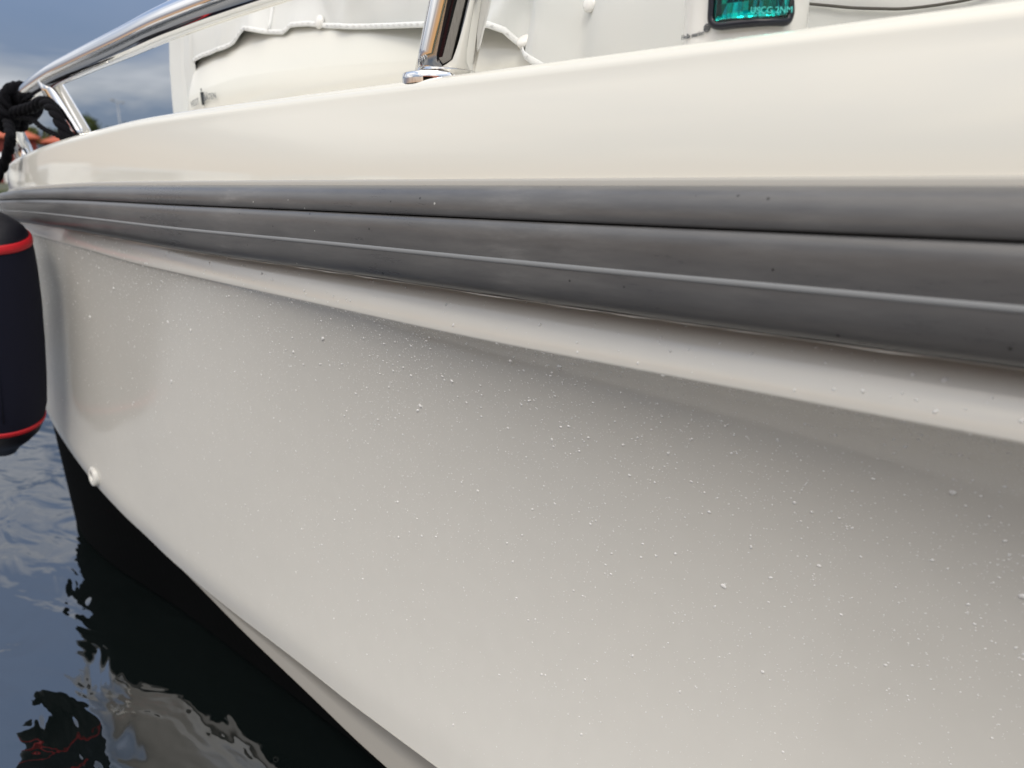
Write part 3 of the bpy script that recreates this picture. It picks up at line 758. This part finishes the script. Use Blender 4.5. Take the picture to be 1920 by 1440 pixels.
rpart('loop', braid([K + Vector((0.02, -0.02, -0.03)), K + Vector((0.06, -0.03, -0.025)), Vector((-2.184, 0.04, 1.131)), Vector((-2.114, 0.04, 1.138)), Vector((-2.053, 0.04, 1.116)), Vector((-2.018, 0.04, 1.084)), Vector((-1.993, 0.045, 1.05)), Vector((-1.985, 0.06, 1.03))], 0.0135, 12))
rpart('tail', braid([K + Vector((0.03, -0.035, -0.035)), Vector((-2.223, 0.04, 1.107)), Vector((-2.14, 0.04, 1.08)), Vector((-2.05, 0.045, 1.057)), Vector((-2.0, 0.06, 1.03))], 0.0062, 12, 120))

# ------------------------------------------------------------------ water and shore
w = mesh('water', [(-600, -600, WATER_Z), (600, -600, WATER_Z), (600, 600, WATER_Z), (-600, 600, WATER_Z)], [(0, 1, 2, 3)], M['water'])
w['kind'] = 'structure'
M['land'] = mat('shore_grass', (0.06, 0.075, 0.03), 0.9)
noise_color(M['land'], (0.04, 0.055, 0.02), (0.09, 0.085, 0.05), 0.3)
rows = []
for k in range(121):
    a = 2 * math.pi * k / 120
    j = 1 + 0.06 * noise.noise((math.cos(a) * 2, math.sin(a) * 2, 0))
    rows.append([Vector((r * j * math.cos(a), r * j * math.sin(a), z)) for r, z in ((58, -0.6), (58.5, 0.55), (62, 0.7), (110, 1.3), (180, 3.0), (400, 6.0))])
v, f = grid(rows)
shore = mesh('shore', v, f, M['land']); shore['kind'] = 'structure'

# ---- the harbour round about
def leaf_blob(c, rx, rz, nleaf, size, rr):
    V, F = [], []
    lumps = [(Vector((rr.gauss(0, 0.42), rr.gauss(0, 0.42), rr.gauss(0.05, 0.40))), rr.uniform(0.35, 0.6)) for _ in range(11)]
    for i in range(nleaf):
        lc, lr = rr.choice(lumps)
        d = Vector((rr.gauss(0, 1), rr.gauss(0, 1), rr.gauss(0, 1))).normalized() * lr * rr.uniform(0.6, 1.05)
        p = lc + d
        p = Vector(c) + Vector((p.x * rx, p.y * rx, p.z * rz))
        a = Vector((rr.gauss(0, 1), rr.gauss(0, 1), rr.gauss(0, 1))).normalized(); b_ = a.orthogonal().normalized()
        s_ = size * rr.uniform(0.6, 1.3); o_ = len(V)
        V += [p + a * s_, p + b_ * s_ * 0.6, p - a * s_, p - b_ * s_ * 0.6]; F.append((o_, o_ + 1, o_ + 2, o_ + 3))
    return V, F
M['bark'] = mat('bark', (0.07, 0.05, 0.035), 0.9)
for nm, c1, c2 in (('leaf_a', (0.045, 0.065, 0.012), (0.13, 0.125, 0.02)), ('leaf_b', (0.035, 0.06, 0.014), (0.10, 0.12, 0.025)), ('leaf_c', (0.06, 0.07, 0.012), (0.17, 0.15, 0.02))):
    M[nm] = mat(nm, c1, 0.8); noise_color(M[nm], c1, c2, 1.1, 0.4, 0.62)
def polar(azdeg, r):
    a = math.radians(azdeg); return Vector((r * math.sin(a), -0.65 + r * math.cos(a), 0))
TR = [(-74.5, 112, 7.6, 2.2, 'leaf_c', 'yellowish tree peeping over the left end of the red-roofed house'),
      (-72.1, 115, 8.0, 2.3, 'leaf_a', 'olive green rounded tree between the two red roofs'),
      (-71.2, 118, 8.0, 1.9, 'leaf_b', 'darker green tree behind the roof nearer the steel stanchion'),
      (-69.75, 112, 8.5, 2.1, 'leaf_b', 'green tree top just right of the slanting stanchion'),
      (-67.9, 116, 9.0, 1.6, 'leaf_a', 'small green tree top behind the lamp mast by the canvas cover')]
for i, (az, r, top, cr_, ml, lab) in enumerate(TR):
    rr = random.Random(40 + i); p = polar(az, r); p.z = 1.0
    t = thing('tree', lab, 'tree', p, 'trees on the far shore')
    H = top - 1.0
    v, f = tube([(0, 0, -0.5), (0.05, 0, H * 0.3), (0.0, 0.1, H * 0.6), (0.1, 0.1, H * 0.85)], [0.22, 0.17, 0.11, 0.03], 8)
    for k in range(5):
        a = rr.uniform(0, 6.28); z0 = H * rr.uniform(0.35, 0.6)
        v, f = join((v, f), tube([(0, 0, z0), (cr_ * 0.35 * math.cos(a), cr_ * 0.35 * math.sin(a), z0 + H * 0.12), (cr_ * 0.7 * math.cos(a), cr_ * 0.7 * math.sin(a), z0 + H * 0.2)], [0.07, 0.045, 0.015], 6))
    mesh('trunk', v, f, M['bark'], t)
    cv, cf = leaf_blob((0, 0, H * 0.66), cr_, H * 0.30, 2600, 0.17, rr)
    mesh('crown', cv, cf, M[ml], t, smooth=False)
rr = random.Random(5); V, F = [], []
for k in range(150):
    a = 2 * math.pi * k / 150 + rr.uniform(-0.02, 0.02); r = rr.uniform(150, 175); h = rr.uniform(2.6, 4.2)
    bv, bf = leaf_blob((r * math.cos(a), r * math.sin(a), 1.5 + h * 0.5), rr.uniform(3.5, 5.5), h * 0.75, 220, 0.55, rr)
    o_ = len(V); V += bv; F += [tuple(q + o_ for q in t_) for t_ in bf]
woods = mesh('woods', V, F, M['leaf_b'], smooth=False); woods['kind'] = 'stuff'

M['tile'] = mat('red_roof_tiles', (0.42, 0.09, 0.035), 0.7); noise_color(M['tile'], (0.34, 0.065, 0.025), (0.50, 0.12, 0.05), 3)
M['redwall'] = mat('dark_red_boards', (0.16, 0.022, 0.016), 0.8)
M['white'] = mat('white_paint', (0.78, 0.77, 0.74), 0.4)
M['glass'] = mat('dark_window_glass', (0.015, 0.018, 0.022), 0.05)
M['stack'] = mat('chimney_brick', (0.28, 0.10, 0.06), 0.85)
def house(loc, rotz, L, Wd, eave, ridge, hip, label):
    t = thing('house', label, 'house', loc, 'red-roofed houses across the harbour'); t.rotation_euler = (0, 0, rotz)
    mesh('wall', *box(-L / 2, -Wd / 2, -0.6, L / 2, Wd / 2, eave), M['redwall'], t, False)
    o_ = 0.35
    e0 = eave - 0.12
    v = [(-L / 2 - o_, -Wd / 2 - o_, e0), (L / 2 + o_, -Wd / 2 - o_, e0), (L / 2 + o_, Wd / 2 + o_, e0), (-L / 2 - o_, Wd / 2 + o_, e0),
         (-L / 2 + hip, 0, ridge), (L / 2 - hip, 0, ridge)]
    v += [(a, b_, c + 0.16) for a, b_, c in v[:4]]
    f = [(3, 2, 1, 0), (0, 1, 7, 6), (1, 2, 8, 7), (2, 3, 9, 8), (3, 0, 6, 9), (6, 7, 5, 4), (7, 8, 5), (8, 9, 4, 5), (9, 6, 4)]
    rf_ = mesh('roof', v, f, M['tile'], t, False)
    mesh('chimney', *box(-L * 0.2 - 0.3, 0.2, ridge - 1.0, -L * 0.2 + 0.3, 0.8, ridge + 0.5), M['stack'], rf_, False)
    for k in range(3):
        x = -L * 0.33 + L * 0.33 * k
        wd = mesh('window', *box(x - 0.55, -Wd / 2 - 0.06, eave - 2.0, x + 0.55, -Wd / 2 - 0.002, eave - 0.7), M['white'], t, False)
        for s_ in (-1, 1):
            mesh('pane', *box(x + s_ * 0.26 - 0.22, -Wd / 2 - 0.075, eave - 1.92, x + s_ * 0.26 + 0.22, -Wd / 2 - 0.055, eave - 0.78), M['glass'], wd, False)
    d = mesh('door', *box(L * 0.18 - 0.45, -Wd / 2 - 0.05, 0.0, L * 0.18 + 0.45, -Wd / 2 - 0.003, 2.05), M['white'], t, False)
def face(p): return math.atan2(p.y + 0.65, p.x) - math.pi / 2
p = polar(-75.2, 95); p.z = 0.9
house(p, face(p), 8.5, 6.0, 4.45, 5.75, 1.7, 'red-roofed house at the far left edge behind the knotted rope')
p = polar(-70.0, 100); p.z = 0.9
house(p, face(p), 7.4, 6.0, 4.3, 5.45, 2.0, 'red-roofed house half hidden behind the boat edge and black rope loop')
# lamp mast
p = polar(-67.83, 70); p.z = 0.6
t = thing('lamp_mast', 'thin grey lamp mast standing beyond the boat left of the canvas cover', 'lamp mast', p); t.rotation_euler = (0, 0, face(p))
M['galv'] = mat('galvanised_steel', (0.35, 0.36, 0.37), 0.45, 0.6)
mesh('mast', *tube([(0, 0, -0.4), (0, 0, 3), (0, 0, 6.5)], [0.06, 0.05, 0.035], 10), M['galv'], t)
mesh('arm', *tube([(-0.36, 0, 6.58), (0, 0, 6.5), (0.36, 0, 6.42)], 0.03, 8), M['galv'], t)
for s_ in (-1, 1):
    o_ = mesh('lamp_head', *box(s_ * 0.36 - 0.16, -0.09, 6.50 - 0.08 * s_, s_ * 0.36 + 0.16, 0.09, 6.58 - 0.08 * s_), M['galv'], t); bevel(o_, 0.02)

# other boats lying in the harbour, seen past the rail and mirrored in the topside
M['bstripe'] = mat('blue_stripe', (0.02, 0.04, 0.14), 0.3)
M['bred'] = mat('red_stripe', (0.35, 0.02, 0.02), 0.3)
def moored(loc, rotz, L, B, fb, label, stripe):
    t = thing('moored_boat', label, 'boat', loc, 'white boats moored across the basin'); t.rotation_euler = (0, 0, rotz)
    rows, deck = [], []
    for i in range(25):
        u = i / 24; x = -L / 2 + L * u
        hb = B / 2 * (0.82 + 0.18 * min(1, u * 4)) * max(0.0, 1 - max(0, (u - 0.5) / 0.5) ** 2.4)
        zt = fb * (0.86 + 0.3 * u * u); rk = 0.55 * u * u
        r = []
        for sd in (-1, 1):
            seq = [(hb * 1.0, zt), (hb * 0.97, zt * 0.72), (hb * 0.90, zt * 0.4), (hb * 0.8, 0.05), (hb * 0.5, -0.25), (0.0, -0.4)]
            pts = [Vector((x + rk * (z / fb), sd * y, z)) for y, z in seq]
            r += pts if sd < 0 else list(reversed(pts))[1:]
        rows.append(r); deck.append([r[0] - Vector((0, 0, 0.04)), Vector((r[0].x, 0, r[0].z + 0.05)), r[-1] - Vector((0, 0, 0.04))])
    v, f = grid(rows); f.append(tuple(range(11)))
    mesh('hull', v, f, M['white'], t)
    mesh('deck', *grid(deck), M['white'], t)
    sr = [[Vector((q.x, q.y * 1.012, q.z)) for q in (r[0] * 0.62 + r[1] * 0.38, r[0] * 0.15 + r[1] * 0.85)] for r in rows[:-1]]
    sr2 = [[Vector((q.x, -q.y, q.z)) for q in r] for r in sr]
    mesh('stripe', *join(grid(sr), grid(sr2)), stripe, t)
    c0, c1 = -L * 0.18, L * 0.24
    h0, h1 = fb * 0.95, fb * 0.95 + 0.75
    w_ = B * 0.34
    cv = [(c0, -w_, h0), (c1 + 0.35, -w_ * 0.8, h0), (c1 + 0.35, w_ * 0.8, h0), (c0, w_, h0), (c0 + 0.1, -w_ * 0.88, h1), (c1 - 0.45, -w_ * 0.72, h1), (c1 - 0.45, w_ * 0.72, h1), (c0 + 0.1, w_ * 0.88, h1)]
    cb = mesh('cabin', cv, [(3, 2, 1, 0), (4, 5, 6, 7), (0, 1, 5, 4), (1, 2, 6, 5), (2, 3, 7, 6), (3, 0, 4, 7)], M['white'], t); bevel(cb, 0.05)
    def quad_on(a, b_, c, d, u0, u1, v0, v1, off):
        a, b_, c, d = [Vector(cv[q]) for q in (a, b_, c, d)]
        nn = (b_ - a).cross(d - a).normalized() * off
        P = lambda u, w: (a * (1 - u) + b_ * u) * (1 - w) + (d * (1 - u) + c * u) * w
        q = [P(u0, v0), P(u1, v0), P(u1, v1), P(u0, v1)]
        vv = [p_ + nn for p_ in q] + [p_ - nn * 2 for p_ in q]
        return vv, [(0, 1, 2, 3), (0, 4, 5, 1), (1, 5, 6, 2), (2, 6, 7, 3), (3, 7, 4, 0)]
    for k in range(3):
        for (a, b_, c, d) in ((0, 1, 5, 4), (2, 3, 7, 6)):
            mesh('window', *quad_on(a, b_, c, d, 0.06 + 0.3 * k, 0.32 + 0.3 * k, 0.35, 0.82, 0.012), M['glass'], t, False)
    mesh('windscreen', *quad_on(1, 2, 6, 5, 0.08, 0.92, 0.25, 0.85, 0.012), M['glass'], t, False)
    pr_ = [Vector((q.x - 0.05, q.y * 0.95, q.z + 0.55)) for q in [r[0] for r in rows[12:-1]]] + [Vector((q.x - 0.05, q.y * 0.95, q.z + 0.55)) for q in reversed([r[-1] for r in rows[12:-1]])]
    rl = mesh('bow_rail', *tube(pr_, 0.018, 8), M['steel'], t)
    for k in (0, 4, 8, len(pr_) - 9, len(pr_) - 5, len(pr_) - 1):
        mesh('rail_post', *tube([pr_[k] - Vector((0, 0, 0.56)), pr_[k]], 0.014, 8), M['steel'], rl)
    return t
for az, r, rot, L, B, fb, lab, st in ((-88.3, 13.0, -0.05, 5.2, 2.1, 1.25, 'white moored boat whose bow just shows at the left edge below the rail', M['bstripe']),
        (-101, 15.0, 1.2, 6.0, 2.2, 1.0, 'white cabin boat with red stripe mirrored in the glossy topside', M['bred']),
        (-110, 13.0, 1.0, 5.6, 2.1, 0.95, 'white cabin boat with blue stripe mirrored faintly in the topside', M['bstripe']),
        (-122, 16.0, 0.9, 6.4, 2.3, 1.05, 'larger white cabin boat mirrored low in the topside', M['bstripe'])):
    p = polar(az, r); p.z = WATER_Z
    moored(p, face(p) + rot, L, B, fb, lab, st)

# timber jetty the picture is taken from
M['plank'] = mat('weathered_plank', (0.17, 0.15, 0.12), 0.8); noise_color(M['plank'], (0.12, 0.105, 0.085), (0.22, 0.20, 0.165), 14, stretch=(6, 0.6, 1))
M['beam'] = mat('dark_beam', (0.05, 0.042, 0.034), 0.8)
jet = thing('jetty', 'weathered timber jetty alongside, mirrored in the wet hull side', 'jetty', (0, -1.8, WATER_Z))
pl = None
for k in range(60):
    x = -0.3 + 0.128 * k
    if pl is None:
        pl = mesh('plank', *box(-0.06, -0.85, 0.36, 0.06, 0.85, 0.395), M['plank'], jet, False); pl.location = (x, 0, 0)
    else:
        c = pl.copy(); COL.objects.link(c); c.parent = jet; c.location = (x, rnd.uniform(-0.006, 0.006), 0)
for y in (-0.75, 0.0, 0.72):
    mesh('beam', *box(-0.35, y - 0.06, 0.18, 7.4, y + 0.06, 0.358), M['beam'], jet, False)
for x in (0.3, 2.4, 4.6, 6.8):
    mesh('float', *box(x - 0.6, -0.7, -0.25, x + 0.6, 0.66, 0.178), M['beam'], jet, False)

# added dark shed out of view: darkens reflections and low light on the hull
bh = thing('light_blocker', 'unseen dark timber shed added to darken reflections and low light on the boat side', 'light_blocker', (4.2, -8.5, 0))
M['tar'] = mat('tarred_boards', (0.045, 0.028, 0.020), 0.7); noise_color(M['tar'], (0.03, 0.02, 0.015), (0.07, 0.04, 0.028), 5, stretch=(4, 1, 0.3))
mesh('wall', *box(-5.0, -4.0, -1.0, 5.0, 0.0, 2.5), M['tar'], bh, False)
v = [(-5.4, -4.5, 2.45), (5.4, -4.5, 2.45), (5.4, 0.5, 2.45), (-5.4, 0.5, 2.45), (-5.4, -2.0, 4.0), (5.4, -2.0, 4.0)]
mesh('roof', v, [(3, 2, 1, 0), (0, 1, 5, 4), (2, 3, 4, 5), (1, 2, 5), (3, 0, 4)], M['tile'], bh, False)
for x in (-2.5, 2.5):
    d = mesh('door', *box(x - 1.0, 0.003, 0.1, x + 1.0, 0.06, 2.2), M['redwall'], bh, False)
    mesh('handle', *box(x + 0.7, 0.061, 1.0, x + 0.76, 0.10, 1.25), M['galv'], d, False)
